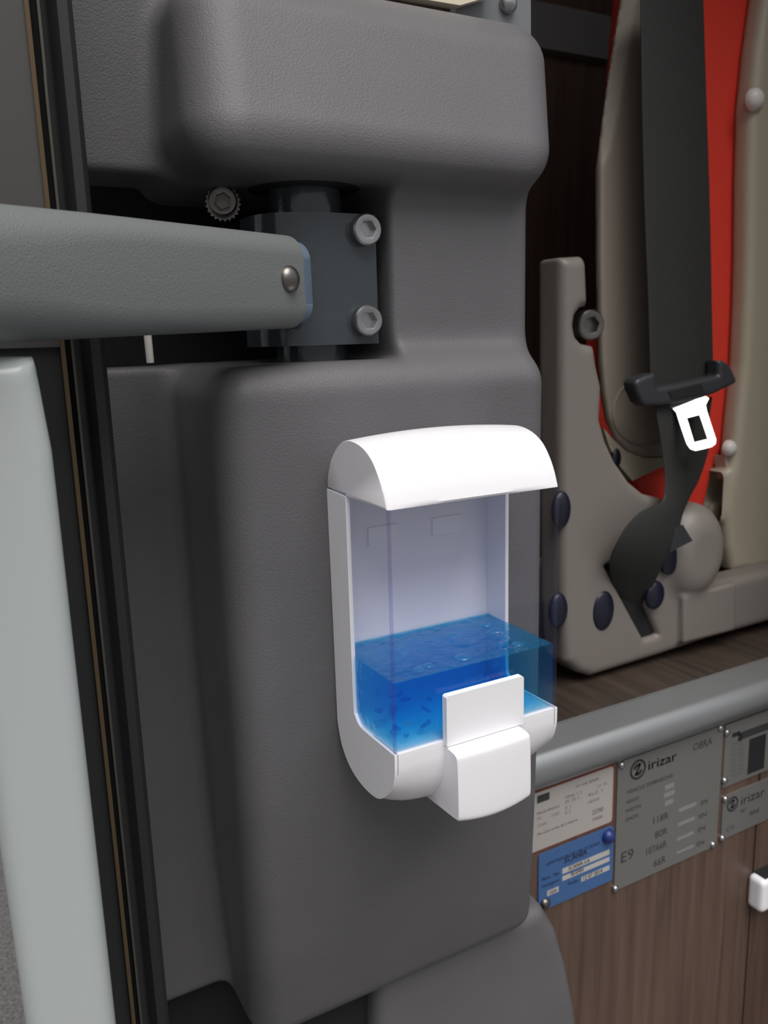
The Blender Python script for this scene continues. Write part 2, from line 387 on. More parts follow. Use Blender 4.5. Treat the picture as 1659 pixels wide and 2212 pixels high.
# ================================================================== soap dispenser
XL, XR = 0.2046, 0.3200
sd = thing('soap_dispenser', 'white wall soap dispenser with a clear tank partly filled with blue liquid', 'soap dispenser', (0.262, 0.447, -0.268))
lid_arch = [(.4470, -.0866), (.4462, -.0805), (.4415, -.0712), (.4356, -.0643), (.4274, -.0586), (.4197, -.0560), (.4112, -.0556), (.402, -.0570),
            (.3940, -.0600), (.3868, -.0650), (.3808, -.0725), (.3766, -.0802), (.3735, -.0886)]
def xsec(n): return np.linspace(0, 1, n)
def lofted(name, prof, x0, x1, disp, m, parent, inset=0.0012, n=17):
    pr = np.asarray(prof); c = pr.mean(0); rings = []
    st = [(x0, 1 - inset / 0.045, 0.0), (x0 + inset * .35, 1 - inset * .3 / 0.045, 0.0)] + [(x0 + inset + (x1 - x0 - 2 * inset) * t, 1, t) for t in xsec(n)] + [(x1 - inset * .35, 1 - inset * .3 / 0.045, 1.0), (x1, 1 - inset / 0.045, 1.0)]
    for x, s, t in st:
        q = c + (pr - c) * s
        rings.append([(x, *disp(a, b, t)) for a, b in q])
    return loft(name, rings, m, parent, True, 40)
arch = smoothpts(lid_arch, 5)
lidp = arch + [(.3750, -.0889), (.4215, -.0884), (.4222, -.0868)]
def lid_d(a, b, t):
    k = 1 - (2 * t - 1) ** 2; w = max(0, min(1, (b + 0.0885) / 0.028)); return (a - 0.0012 * k * (1 if b > -.0884 and a < .40 else 0), b + 0.0030 * k * w)
lofted('lid', lidp, XL, XR, lid_d, M['white'], sd)
outer = [(.4468, -.0874), (.4466, -.12), (.4462, -.16), (.4460, -.20), (.4458, -.2300), (.4452, -.2385), (.4406, -.2510), (.4305, -.2606), (.4177, -.2650), (.4050, -.2660), (.3930, -.2640),
         (.3830, -.2572), (.3760, -.2490), (.3728, -.2400), (.3722, -.2320), (.3722, -.2272)]
inner = [(.4005, -.2276), (.4110, -.2274), (.4160, -.2262), (.4200, -.2225), (.4217, -.2175), (.4220, -.18), (.4220, -.12), (.4219, -.0886)]
outs = smoothpts(outer, 4); ins = smoothpts(inner, 4)
sidep = outs + ins
bd = None
rings_parts = []
def tray_d(a, b, t):
    k = 1 - (2 * t - 1) ** 4; w = max(0.0, min(1.0, (-b - 0.238) / 0.022)); return (a - 0.0 * k, b - 0.0085 * k * w)
trayp = [q for q in outs if q[1] < -.226] + [(.4005, -.2276), (.4110, -.2274), (.4456, -.2274)]
lofted('drip_tray', trayp, XL + .0004, XR - .0004, tray_d, M['white'], sd, 0.001, 19)
for x0, x1 in ((XL - .0003, XL + .0022), (XR - .0022, XR + .0003)):
    loft('side_frame', [[(x, a, b) for a, b in sidep] for x in (x0, x1)], M['white'], sd, True, 40)
bp = box('back_plate', (XL + .0022, XR - .0022), (.4435, .4468), (-.2300, -.0875), M['white'], sd)
for (xa, xb) in ((.2755, .2972), (.2290, .2500)): box('keyhole_boss', (xa, xb), (.4424, .4437), (-.1257, -.1140), M['white'], bp, .0003, 1)
# clear tank: hollow box, open at the top under the lid
def tank(x0, x1, y0, y1, z0, z1, w):
    bm = bmesh.new()
    def ringv(i, z): return [bm.verts.new(q) for q in ((x0 + i, y0 + i, z), (x1 - i, y0 + i, z), (x1 - i, y1 - i, z), (x0 + i, y1 - i, z))]
    a, b, c_, d_ = ringv(0, z0), ringv(0, z1), ringv(w, z1), ringv(w, z0 + .0006)
    bm.faces.new(a[::-1]); bm.faces.new(d_)
    for r1, r2 in ((a, b), (b, c_), (c_, d_)):
        for i in range(4): bm.faces.new((r1[i], r1[(i + 1) % 4], r2[(i + 1) % 4], r2[i]))
    return bm
T = dict(x0=XL + .0002, x1=XR - .0002, y0=.3729, y1=.4425, z0=-.2272, z1=-.0880, w=.0013)
bm = tank(**T); tk = frombm(bm, 'tank', M['window'], sd)
for xa in (T['x0'] - .0001, T['x1'] - .0015):
    for ya in (T['y0'] - .0001, T['y1'] - .0015):
        box('tank_corner', (xa, xa + .0016), (ya, ya + .0016), (T['z0'] + .0001, T['z1'] - .0002), M['corner'], tk, .0006, 2)
LZ = -.1862
lq = box('liquid_soap', (T['x0'] + .0015, T['x1'] - .0015), (T['y0'] + .0015, T['y1'] - .0015), (T['z0'] + .0009, LZ), M['soap'], sd)
for k in range(13):
    cx_, cy_ = random.uniform(.213, .312), random.uniform(.381, .436); r_ = random.uniform(.0018, .0052)
    prf = [(r_ * math.cos(a), r_ * .32 * math.sin(a)) for a in np.linspace(0, 1.45, 6)]
    revolve('bubble', prf, (cx_, cy_, LZ + .0002), (0, 0, 1), M['bubble_glint'], lq, 16)
# cyan strip along the back wall, a painted reflection line at soap level
mx0, mx1, my0, my1 = T['x0'] + .0016, T['x1'] - .0016, T['y0'] + .0016, T['y1'] - .0016
box('reflection_strip', (mx0, mx1), (my1 - .0016, my1), (LZ - .0030, LZ + .0014), M['bubble_glint'], lq, .0004, 1)
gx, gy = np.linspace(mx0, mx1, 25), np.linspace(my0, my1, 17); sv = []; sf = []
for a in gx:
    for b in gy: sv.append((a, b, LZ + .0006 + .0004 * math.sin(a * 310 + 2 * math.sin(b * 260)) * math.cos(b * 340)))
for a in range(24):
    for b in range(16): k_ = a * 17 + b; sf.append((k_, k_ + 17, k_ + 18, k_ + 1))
mesh('soap_sheen_layer', sv, sf, M['surface'], lq)  # added brighter layer, the sheen of the soap top put into its colour
# small shards standing in for refracted light streaks near the tank floor
rf = random.Random(11)
for k in range(26):
    left = k < 19
    cx_ = rf.uniform(.2115, .2380) if left else rf.uniform(.2930, .3110); cy_ = rf.uniform(.3800, .4250); cz_ = -.2248 + abs(rf.gauss(0, .0085)) * (1 if left else .5)
    ang, tl = rf.uniform(-.9, .9), rf.uniform(-.7, .7); L_, W_, H_ = rf.uniform(.0015, .0042), rf.uniform(.0008, .0016), rf.uniform(.0006, .0014)
    Rm = Matrix.Rotation(ang, 3, 'Z') @ Matrix.Rotation(tl, 3, 'Y'); bm = bmesh.new()
    vs = [bm.verts.new(Vector((cx_, cy_, max(cz_, -.2235))) + Rm @ Vector((a * L_ * (.6 if c < 0 else 1), b * W_, c * H_))) for a in (-1, 1) for b in (-1, 1) for c in (-1, 1)]
    for q in ((0, 1, 3, 2), (4, 6, 7, 5), (0, 4, 5, 1), (2, 3, 7, 6), (0, 2, 6, 4), (1, 5, 7, 3)): bm.faces.new([vs[i_] for i_ in q])
    frombm(bm, 'refraction_shard', M['refraction'] if k % 3 else M['bubble_glint'], lq)
# push button
bprof = [(.3745, -.2294), (.3690, -.2297), (.3630, -.2302), (.3602, -.2309), (.3589, -.2322), (.3584, -.2350), (.3580, -.2420), (.3576, -.2560), (.3576, -.2680), (.3584, -.2706), (.3606, -.2716), (.3750, -.2724), (.4000, -.2724), (.4050, -.2600), (.4000, -.2400), (.3850, -.2300)]
def btn_d(a, b, t):
    k = 1 - (2 * t - 1) ** 2; return (a - .0010 * k * (1 if a < .362 else 0), b - .0026 * k * (1 if b < -.262 else 0))
bt = lofted('push_button', smoothpts(bprof, 3, True), .2370, .2886, btn_d, M['white'], sd, .0016, 11)
tb = [(.2366, -.2292), (.2366, -.1995), (.2376, -.1985), (.2902, -.1985), (.2912, -.1995), (.2912, -.2292)]
slab('button_tab', tb, .3684, .3728, M['white'], bt, .0007)

# ================================================================== hinge post, clamp, door arm
hp = thing('hinge_post', 'vertical grey steel hinge shaft passing through the clamp in the pillar cavity', 'hinge post', (.2215, .4985, -.02))
SC = (.2275, .5125)
for z0_, z1_ in ((-.03, -.0037), (.0753, .105)): revolve('shaft', [(.0232, z0_), (.0232, z1_)], (*SC, 0), (0, 0, 1), M['clamp'], hp, 40)
revolve('collar', [(.031, .0915), (.0355, .0925), (.0355, .106)], (*SC, 0), (0, 0, 1), M['rubber'], hp, 40)

ARM0, ARM1 = np.array([-.060, .2865, .0255]), np.array([.1975, .4500, .0325])
_n = np.array([-(ARM1 - ARM0)[1], (ARM1 - ARM0)[0], 0]); _n /= np.linalg.norm(_n); ARM0 = ARM0 + _n * .0195 - (ARM1 - ARM0) * 0.9; ARM1 = ARM1 + _n * .0195
da = thing('door_arm', 'grey metal door arm clamped to the hinge post in the pillar cavity', 'door arm', (.2, .46, 0))
ad = (ARM1 - ARM0) / np.linalg.norm(ARM1 - ARM0); side = np.cross(ad, [0, 0, 1.0]); side /= np.linalg.norm(side); upv = np.cross(side, ad)
def rrect(hw, hh, r, n=7):
    o = []
    for sx_, sy_, a0 in ((1, 1, 0), (-1, 1, 90), (-1, -1, 180), (1, -1, 270)):
        for k in range(n + 1):
            t = math.radians(a0 + 90 * k / n); o.append((sx_ * (hw - r) + r * math.cos(t), sy_ * (hh - r) + r * math.sin(t)))
    return o
rings = []
Ltot = np.linalg.norm(ARM1 - ARM0)
for t in np.linspace(0, 1, 49):
    s = 1 / (1 + math.exp(min(60, ((1 - t) * Ltot - .165) * 85)))                         # the tube is pressed flatter towards the clamp
    hh = .0262 - .0004 * s; r_ = .0185 * (1 - s) + .0125 * s; hw = .0195
    base_c = ARM0 + ad * Ltot * t - side * 0
    rings.append([tuple(base_c + side * a + upv * (b)) for a, b in rrect(hw, hh, r_)])
end = rings[-1]
e2 = [tuple(ARM1 + ad * .0 + side * a + upv * b) for a, b in rrect(.0178, .0244, .0115)]
e3 = [tuple(ARM1 - ad * .03 + side * a + upv * b) for a, b in rrect(.0178, .0244, .0115)]
loft('arm_tube', rings + [e2, e3], M['arm'], da)
pr = [tuple(ARM1 - ad * .02 + side * a + upv * b) for a, b in rrect(.0174, .0238, .0115)]
pr2 = [tuple(ARM1 + ad * .0110 + side * a * .98 + upv * b * .98) for a, b in rrect(.0174, .0238, .0115)]
pr3 = [tuple(ARM1 + ad * .0180 + side * a * .7 + upv * b * .75) for a, b in rrect(.0174, .0238, .0115)]
loft('end_plug', [pr, pr2, pr3], M['film'], da)
# find the rivet spot on the side that faces the camera
rv = ray(625, 603); nrm = side if side @ rv < 0 else -side
fp = ARM1 + nrm * .0195; rc = rv * ((fp @ nrm) / (rv @ nrm))
dome('rivet', tuple(rc), .0074, .0050, tuple(nrm), M['darksteel'], da)
cl = []
CXY = [(SC[0] + .0385 * math.cos(t), SC[1] + .0320 * math.sin(t)) for t in np.radians(np.linspace(172, 268, 13))] + [(a_ * 1.03, b_ + .014) for a_, b_ in [(.2540, .4680), (.2540, .5050), (.2450, .5290), (.2000, .5290), (.1830, .5120)]]
bm = bmesh.new()
prism(bm, [(a, b) for a, b in CXY], 0, 1)
v = [(q.co.x, q.co.z, -.0036 + q.co.y * .0788) for q in bm.verts]; fcs = [[w.index for w in fc.verts] for fc in bm.faces] if bm.verts.index_update() is None else []
bm.free(); bm = bmesh.new(); vv = [bm.verts.new(q) for q in v]
for fc in fcs: bm.faces.new([vv[i] for i in fc])
frombm(bm, 'clamp_block', M['clamp'], da, bevel=.0022, seg=3)
for px_, py_ in ((785, 498), (788, 693)):
    cc = atY(px_, py_, .4808)
    bo = sockbolt('bolt', tuple(cc), .0096, .0072, (-.05, -1, 0), M['steel'], da)
mb = thing('mounting_bolt', 'dark socket bolt with a serrated washer above the door arm', 'bolt', tuple(atY(490, 460, .53)))
cc = atY(489, 432, .522)
pts = [(.0112 if k % 2 else .0098) for k in range(44)]
q = Vector((0, 0, 1)).rotation_difference(Vector((-.35, -1, 0)).normalized()); c0 = atY(482, 440, .530)
loft('serrated_washer', [[tuple(Vector(c0) + q @ Vector((pts[k] * math.cos(2 * math.pi * k / 44), pts[k] * math.sin(2 * math.pi * k / 44), hgt))) for k in range(44)] for hgt in (0, .003)], M['darksteel'], mb)
sockbolt('bolt_head', tuple(c0 + (np.array([-.33, -.94, 0]) * .004)), .0088, .008, (-.35, -1, 0), M['darksteel'], mb)
revolve('stud', [(.005, -.09), (.005, 0.0)], tuple(c0), (-.35, -1, 0), M['darksteel'], mb)
a0, a1 = atY(318, 715, .52), atY(325, 784, .52)
pn = revolve('plastic_pin', [(.0022, 0), (.0024, .001), (.0024, float(np.linalg.norm(a1 - a0)))], tuple(a1), tuple(a0 - a1), M['cap'], None, 12)
tag(pn, 'thin pale plastic pin hanging below the door arm', 'pin')

# ================================================================== bus door (open leaf at the left)
bdr = thing('bus_door', 'open bus door leaf with a silver edge and black rubber seal', 'door', (.045, .43, -1.1))
lp = [(.0095, -1.1), (.0445, -1.1), (.0440, -.30), (.0438, -.042), (.0408, -.0035), (.004, -.0035), (.006, -.3)]
lo_ = lambda X, Y, Z: extr(poly2(X, Z, lp), Y, (.357, .405), .009)
sdfmesh('lower_panel', lo_, (.004, .357, -1.1), (.0445, .405, -.0035), .003, M['silver'], bdr)
box('window_frame', (.014, .0605), (.430, .520), (.0, .50), M['doordark'], bdr, .006, 3)
box('lower_seal', (.015, .0600), (.432, .519), (-1.15, .004), M['rubber'], bdr, .006, 3)
box('edge_trim', (.0602, .0622), (.4285, .435), (-1.15, .50), M['gold'], bdr, .0008, 1)
tr = [(.0672, .50), (.0668, .15), (.0662, .0), (.0655, -1.1)]
bm = bmesh.new(); tp = smoothpts(tr, 6); prism(bm, [(a - .0006, b) for a, b in tp] + [(a + .0006, b) for a, b in tp][::-1], .4330, .4400)
frombm(bm, 'inner_trim', M['creamline'], bdr)
sl = loft('seal', [[(a, b, z) for a, b in [(.062, .440), (.0665, .4365), (.0700, .4395), (.0725, .4450), (.0760, .4400), (.0805, .4400), (.0835, .4440), (.0845, .4520), (.0845, .5200), (.062, .5200)]] for z in (-1.15, .50)], M['rubber'], bdr)

# ================================================================== seat
Z4 = lambda pts: crop(pts, 2.212, 1140, 500)
Z5 = lambda pts: crop(pts, 2.517, 1000, 0)
seat = thing('passenger_seat', 'red leather bus seat with beige plastic shell beside the step', 'seat', (.75, .75, -.41))
SY = .70
base = XZ(Z4([(168, 122), (275, 116), (292, 150), (300, 355), (268, 362), (240, 400), (232, 450), (242, 500), (272, 535), (330, 548), (342, 640), (366, 745), (358, 900), (385, 1000), (430, 1100),
              (500, 1200), (570, 1258), (660, 1280), (740, 1325), (860, 1560), (840, 1700), (985, 1665), (1300, 1590), (1300, 1830), (850, 1958), (640, 2030), (310, 2133), (250, 2115), (185, 2060), (172, 1800), (165, 1000)]), SY)
slot = XZ(Z4([(372, 1600), (560, 1952), (628, 1930), (560, 1770), (500, 1560)]), SY)
kb = atY(*Z4([(790, 1530)])[0], SY); fl = XZ(Z4([(715, 1735), (968, 1672), (962, 1895), (715, 1960)]), SY)
nb = atY(*Z4([(280, 452)])[0], SY)
def basefn(X, Y, Z):
    d = extr(poly2(X, Z, base), Y, (SY, SY + .045), .011)
    k = extr(np.sqrt((X - kb[0]) ** 2 + ((Z - kb[2]) / 1.22) ** 2) - .050, Y, (SY - .020, SY + .07), .03)
    d = sun_(d, k, .010)
    d = sun_(d, extr(poly2(X, Z, fl), Y, (SY - .010, SY + .04), .003), .006)
    return ssub(d, extr(poly2(X, Z, slot), Y, (SY - .05, SY + .035), .002), .008)
slab('slot_black', slot, SY + .008, SY + .030, M['voidblack'], seat)  # black sheet set inside the slot
bx_ = [q[0] for q in base]; bz_ = [q[1] for q in base]
sdfmesh('base_shell', basefn, (min(bx_), SY - .04, min(bz_)), (max(bx_), SY + .10, max(bz_)), .0036, M['shell'], seat)
def nav(name, pt, rw, rh, yy, m='navy', hgt=.006):
    c_ = atY(*Z4([pt])[0], yy); return dome(name, tuple(c_), rh, hgt, (0, -1, 0), M[m], seat, rw / rh)
for pt, rw, rh in (((360, 1812), .0165, .0245), ((160, 1330), .013, .021), ((146, 1812), .013, .021), ((608, 1738), .015, .018), ((680, 1565), .016, .020)):
    nav('plug', pt, rw, rh, SY + .0005 if pt[0] < 600 else SY - .006)
sockbolt('pivot_bolt', tuple(atY(*Z4([(280, 448)])[0], SY + .02)), .0165, .012, (-.2, -1, 0), M['darksteel'], seat)
# red upholstery, taupe side panel, beige back shell
SB = .765
red = XZ(Z5([(1015, -300), (955, 300), (900, 1000), (900, 1600)]) + Z4([(340, 800), (380, 1000), (480, 1190), (560, 1300), (700, 1420), (840, 1400), (900, 1150), (1010, 900), (1045, 600), (1060, 200)]) + Z5([(1600, 300), (1680, -300)]), SB)
rx = [q[0] for q in red]; rz = [q[1] for q in red]
sdfmesh('upholstery', lambda X, Y, Z: extr(poly2(X, Z, red), Y, (SB, SB + .06), .015), (min(rx), SB, min(rz)), (max(rx), SB + .06, max(rz)), .005, M['red'], seat)
PY = .757
sp = XZ(Z5([(960, -300), (885, 0), (830, 330), (780, 700), (752, 920), (752, 1400)]) + Z4([(356, 400), (362, 640), (375, 780), (395, 900), (435, 1000), (490, 1062), (560, 1092), (660, 1095), (760, 1040), (800, 900), (800, 0), (800, -1300)]), PY)
sx_ = [q[0] for q in sp]; sz_ = [q[1] for q in sp]
fac = XZ(Z5([(700, 1100), (752, 930), (800, 830), (850, 600), (935, 60), (985, -300), (600, -300)]), PY)
def spanel(X, Y, Z):
    d = extr(poly2(X, Z, sp), Y, (PY, PY + .012), .004)
    q = poly2(X, Z, fac)                                        # the bevelled upper edge falls back
    return np.maximum(d, (PY - Y - np.minimum(q, 0) * .6 * 1.0) * .8)
pnl = sdfmesh('side_panel', spanel, (min(sx_), PY, min(sz_)), (max(sx_), PY + .03, max(sz_)), .0035, M['panel'], seat)
cc = atY(1404, 883, PY)
ring = []
for rr_, yy in ((.0960, PY + .002), (.0960, PY - .0012), (.0945, PY - .0018), (.0925, PY - .0018), (.0915, PY - .0008), (.0915, PY + .002)):
    ring.append([(cc[0] + rr_ * .66 * math.cos(t), yy, cc[2] + rr_ * .47 * math.sin(t)) for t in np.linspace(0, 2 * math.pi, 72, endpoint=False)])
loft('pivot_ring', ring, M['panel'], pnl, False)
sl2 = XZ(Z4([(362, 940), (400, 985), (470, 1050), (560, 1085), (700, 1080), (700, 1120), (640, 1125), (500, 1192), (440, 1120), (390, 1030)]), .752)
slab('seat_pan_side', sl2, .752, .765, M['shelllight'], seat, .002)
cdm = atY(*Z4([(422, 1085)])[0], .752); dome('plug', tuple(cdm), .0125, .004, (0, -1, 0), M['navy'], seat, .6)
BY = .735
bs = XZ(Z5([(1610, -300), (1566, 0), (1525, 300), (1495, 600), (1484, 1000), (1480, 1400)]) + Z4([(985, 350), (972, 640), (945, 900), (930, 1080), (905, 1200), (890, 1330), (905, 1500), (925, 1610), (1010, 1605), (1600, 1480), (1600, -1200)]), BY + .022)
bsx = [q[0] for q in bs]; bsz = [q[1] for q in bs]
lug = atY(*Z4([(925, 1240)])[0], BY)
lugp = XZ(Z4([(872, 1160), (940, 1130), (985, 1200), (1015, 1240), (985, 1290), (930, 1310), (905, 1380), (860, 1390), (848, 1260)]), BY + .018)
def bshell(X, Y, Z):
    d = extr(poly2(X, Z, bs), Y, (BY, BY + .032), .012)
    return sun_(d, extr(poly2(X, Z, lugp), Y, (BY + .006, BY + .045), .007), .008)
sdfmesh('back_shell', bshell, (min(bsx), BY - .02, min(bsz)), (max(bsx), BY + .055, max(bsz)), .004, M['shelllight'], seat)
dome('screw_cap', tuple(atY(1629, 216, BY + .002)), .0135, .011, (0, -1, 0), M['cap'], seat)
dome('screw_cap', tuple(atY(1574, 968, BY + .010)), .0108, .010, (0, -1, 0), M['cap'], seat)
nk = XZ([(1560, 985), (1592, 985), (1592, 1040), (1566, 1036)], BY + .016); slab('cap_stem', nk, BY + .012, BY + .03, M['shelllight'], seat, .003)

# ================================================================== seat belt
belt = thing('seat_belt', 'black seat belt hanging in front of the seat with its tongue', 'seat belt', (.80, .70, -.35))
def ribbon(name, pairs, ys, m, parent, th=.0014, sub=6):
    L = [atY(*a, y) for (a, b), y in zip(pairs, ys)]; Rr = [atY(*b, y + .004) for (a, b), y in zip(pairs, ys)]
    L = smoothpts([tuple(q) for q in L], sub); Rr = smoothpts([tuple(q) for q in Rr], sub); rings = []
    for i, (a, b) in enumerate(zip(L, Rr)):
        a, b = np.array(a), np.array(b); j = min(i + 1, len(L) - 1); k = max(i - 1, 0)
        tg = (np.array(L[j]) + np.array(Rr[j]) - np.array(L[k]) - np.array(Rr[k])); nn = np.cross(tg, b - a); nn /= np.linalg.norm(nn) + 1e-9
        c_ = (b - a); pts = []
        for t, w in ((0, .3), (.04, 1), (.5, 1), (.96, 1), (1, .3)): pts.append(tuple(a + c_ * t + nn * th * w))
        for t, w in ((1, .3), (.96, 1), (.5, 1), (.04, 1), (0, .3)): pts.append(tuple(a + c_ * t - nn * th * w))
        rings.append(pts)
    return loft(name, rings, m, parent, True, 60)
ribbon('upper_webbing', [((1383, -60), (1517, -60)), ((1386, 200), (1525, 200)), ((1392, 450), (1533, 450)), ((1400, 650), (1537, 650)), ((1406, 830), (1540, 812)), ((1420, 880), (1538, 850))],
       [.712, .711, .709, .706, .703, .703], M['web'], belt)
lowp = [((612, 800), (880, 790)), ((612, 860), (868, 900)), ((630, 960), (866, 1030)), ((648, 1100), (820, 1180)), ((655, 1200), (778, 1262)), ((640, 1290), (742, 1345)), ((545, 1335), (726, 1405)), ((475, 1405), (695, 1475)),
        ((425, 1490), (655, 1560)), ((392, 1570), (622, 1640)), ((400, 1660), (575, 1740)), ((440, 1760), (520, 1830))]
ribbon('lower_webbing', [tuple(Z4(list(q))) for q in lowp], [.700, .696, .692, .688, .684, .676, .670, .666, .668, .678, .696, .712], M['web'], belt)
Z8 = lambda pts: crop(pts, 4.894, 1320, 760)
TY = .696
hs = XZ(Z8([(178, 330), (205, 285), (300, 245), (392, 218), (400, 300), (412, 378), (730, 320), (1060, 245), (1055, 90), (1125, 92), (1195, 170), (1252, 295), (1235, 335), (1000, 448), (820, 502), (640, 540), (440, 566), (300, 572), (252, 535), (190, 400)]), TY)
hx = [q[0] for q in hs]; hz = [q[1] for q in hs]
hsg = sdfmesh('tongue_housing', lambda X, Y, Z: extr(poly2(X, Z, hs), Y, (TY - .012, TY + .010), .005), (min(hx), TY - .012, min(hz)), (max(hx), TY + .010, max(hz)), .0022, M['buckle'], belt)
gp = XZ(Z8([(600, 420), (950, 335), (985, 435), (640, 500)]), TY - .012)
slab('grip', gp, TY - .0130, TY - .008, M['rib'], hsg, .0006)
tO = Z8([(600, 565), (810, 530), (1000, 470), (1035, 492), (1000, 560), (1012, 625), (1065, 790), (1112, 930), (1104, 975), (1065, 1005), (980, 1028), (890, 1046), (838, 1028), (800, 975), (740, 800), (690, 640), (660, 608)])
tH = Z8([(800, 700), (935, 665), (1022, 922), (878, 957)])
bm = bmesh.new()
def tplane(px_, py_, k):                                           # the plate leans back so it mirrors the sky
    r_ = ray(px_, py_); nn = np.array([-.42, -1, .55]); c_ = atY(*Z8([(820, 520)])[0], TY - .006)
    return r_ * ((nn @ c_) / (nn @ r_)) + np.array([0, k * .0012, 0])
front = [bm.verts.new(tuple(tplane(*q, 0))) for q in tO]; fh = [bm.verts.new(tuple(tplane(*q, 0))) for q in tH]
back = [bm.verts.new(tuple(tplane(*q, 1.6))) for q in tO]; bh = [bm.verts.new(tuple(tplane(*q, 1.6))) for q in tH]
def bridge(o_, h_):
    ed = [bm.edges.new((o_[i], o_[(i + 1) % len(o_)])) for i in range(len(o_))] + [bm.edges.new((h_[i], h_[(i + 1) % 4])) for i in range(4)]
    bmesh.ops.triangle_fill(bm, edges=ed, use_beauty=True)
bridge(front, fh); bridge(back, bh)
for a, b in ((front, back), (fh, bh)):
    for i in range(len(a)): bm.faces.new((a[i], a[(i + 1) % len(a)], b[(i + 1) % len(a)], b[i]))
frombm(bm, 'tongue_plate', M['chrome'], belt)
tgb = XZ(Z4([(690, 1420), (730, 1400), (775, 1475), (665, 1530)]), .672); slab('webbing_tag', tgb, .668, .671, M['buckle'], belt, .0006)

# ================================================================== plates on the riser
def rect(px0, py0, px1, py1, y=RY):
    a = atY(px0, py0, y); b = atY(px1, py1, y); return (float(a[0]), float(b[0])), (float(min(a[2], b[2])), float(max(a[2], b[2])))
def platebox(name, x, z, t, m, parent, rr=.004):
    pts = []
    for cx_, cz_, a0 in ((x[1] - rr, z[1] - rr, 0), (x[0] + rr, z[1] - rr, 90), (x[0] + rr, z[0] + rr, 180), (x[1] - rr, z[0] + rr, 270)):
        for k in range(4): an = math.radians(a0 + 30 * k); pts.append((cx_ + rr * math.cos(an), cz_ + rr * math.sin(an)))
    return slab(name, pts, RY - t, RY - .00002, m, parent)
def lettering(name, items, yface, m, parent):
    for it in items: letter_line(name, [it], yface, m, parent)
def letter_line(name, items, yface, m, parent):
    """items: (text, px, py of baseline start, px of end, height in px)"""
    bm = bmesh.new()
    for s, px_, py_, pe, hp_ in items:
        cu = bpy.data.curves.new('t', 'FONT'); cu.body = s; cu.size = 1; cu.resolution_u = 2
        to = bpy.data.objects.new('t', cu); COL.objects.link(to); dg = bpy.context.evaluated_depsgraph_get()
        me = bpy.data.meshes.new_from_object(to.evaluated_get(dg)); COL.objects.unlink(to); bpy.data.objects.remove(to)
        co = np.array([q.co[:] for q in me.vertices]); w = max(co[:, 0].max() - co[:, 0].min(), .01)
        p0 = atY(px_, py_, yface); p1 = atY(pe, py_ - (pe - px_) * .42, yface); pu = atY(px_, py_ - hp_, yface)
        sxx = (p1[0] - p0[0]) / w; szz = (pu[2] - p0[2]) / .70
        vs = [bm.verts.new((p0[0] + (q[0] - co[:, 0].min()) * sxx, yface, p0[2] + q[1] * szz)) for q in co]
        for pl in me.polygons:
            try: bm.faces.new([vs[i] for i in pl.vertices])
            except ValueError: pass
        bpy.data.meshes.remove(me); bpy.data.curves.remove(cu)
    bm.verts.index_update()
    return mesh(name, [tuple(q.co) for q in bm.verts], [[w.index for w in f.verts] for f in bm.faces], m, parent, False)
def fields(name, items, yface, m, parent):
    for a, b, c_, d_ in items:
        bm = bmesh.new()                                      # left px, centre py at left, right px, height px
        p0 = atY(a, b, yface); p1 = atY(c_, b - (c_ - a) * .42, yface); h_ = abs(atY(a, b - d_, yface)[2] - p0[2]) / 2
        prism(bm, [(p0[0], p0[2] - h_), (p1[0], p0[2] - h_), (p1[0], p0[2] + h_), (p0[0], p0[2] + h_)], yface, yface + .0004)
        frombm(bm, name, m, parent)
def screws(pts, yy, parent, m='steel', r=.0042):
    for q in pts: dome('screw', tuple(atY(*q, yy)), r, .0035, (0, -1, 0), M[m], parent)
def logo(cx_, cy_, r, yface, parent):
    """round emblem: dark ring with a curved slash inside"""
    c_ = atY(cx_, cy_, yface); bm = bmesh.new(); n = 32
    def arcband(r0, r1, a0, a1, sq=1.0, ox=0, oz=0, steps=24):
        A = [bm.verts.new((c_[0] + ox + r0 * math.cos(t) * sq, yface, c_[2] + oz + r0 * math.sin(t))) for t in np.linspace(a0, a1, steps)]
        B = [bm.verts.new((c_[0] + ox + r1 * math.cos(t) * sq, yface, c_[2] + oz + r1 * math.sin(t))) for t in np.linspace(a0, a1, steps)]
        for i in range(steps - 1): bm.faces.new((A[i], A[i + 1], B[i + 1], B[i]))
    arcband(r * .78, r, 0, 2 * math.pi); arcband(r * .30, r * .62, .9, 2.9); arcband(r * .30, r * .62, 4.0, 6.0)
    vs = [bm.verts.new((c_[0] + a * r, yface, c_[2] + b * r)) for a, b in ((-.42, -.55), (-.1, -.5), (.42, .55), (.1, .5))]; bm.faces.new(vs)
    bm.verts.index_update()
    return mesh('emblem', [tuple(q.co) for q in bm.verts], [[w.index for w in f.verts] for f in bm.faces], M['ink'], parent, False)

C3 = lambda a, b: (1140 + a / 3.197, 1440 + b / 3.197)
C1 = lambda a, b: (1140 + a / 6.143, 1620 + b / 6.143)
CM = lambda a, b: (1310 + a / 5.82, 1560 + b / 5.82)
CR = lambda a, b: (1530 + a / 6.915, 1520 + b / 6.915)
def T_(fn, s, a, b, e, h_, k): q = fn(a, b); r_ = fn(e, 0); return (s, q[0], q[1], r_[0], h_ / k)

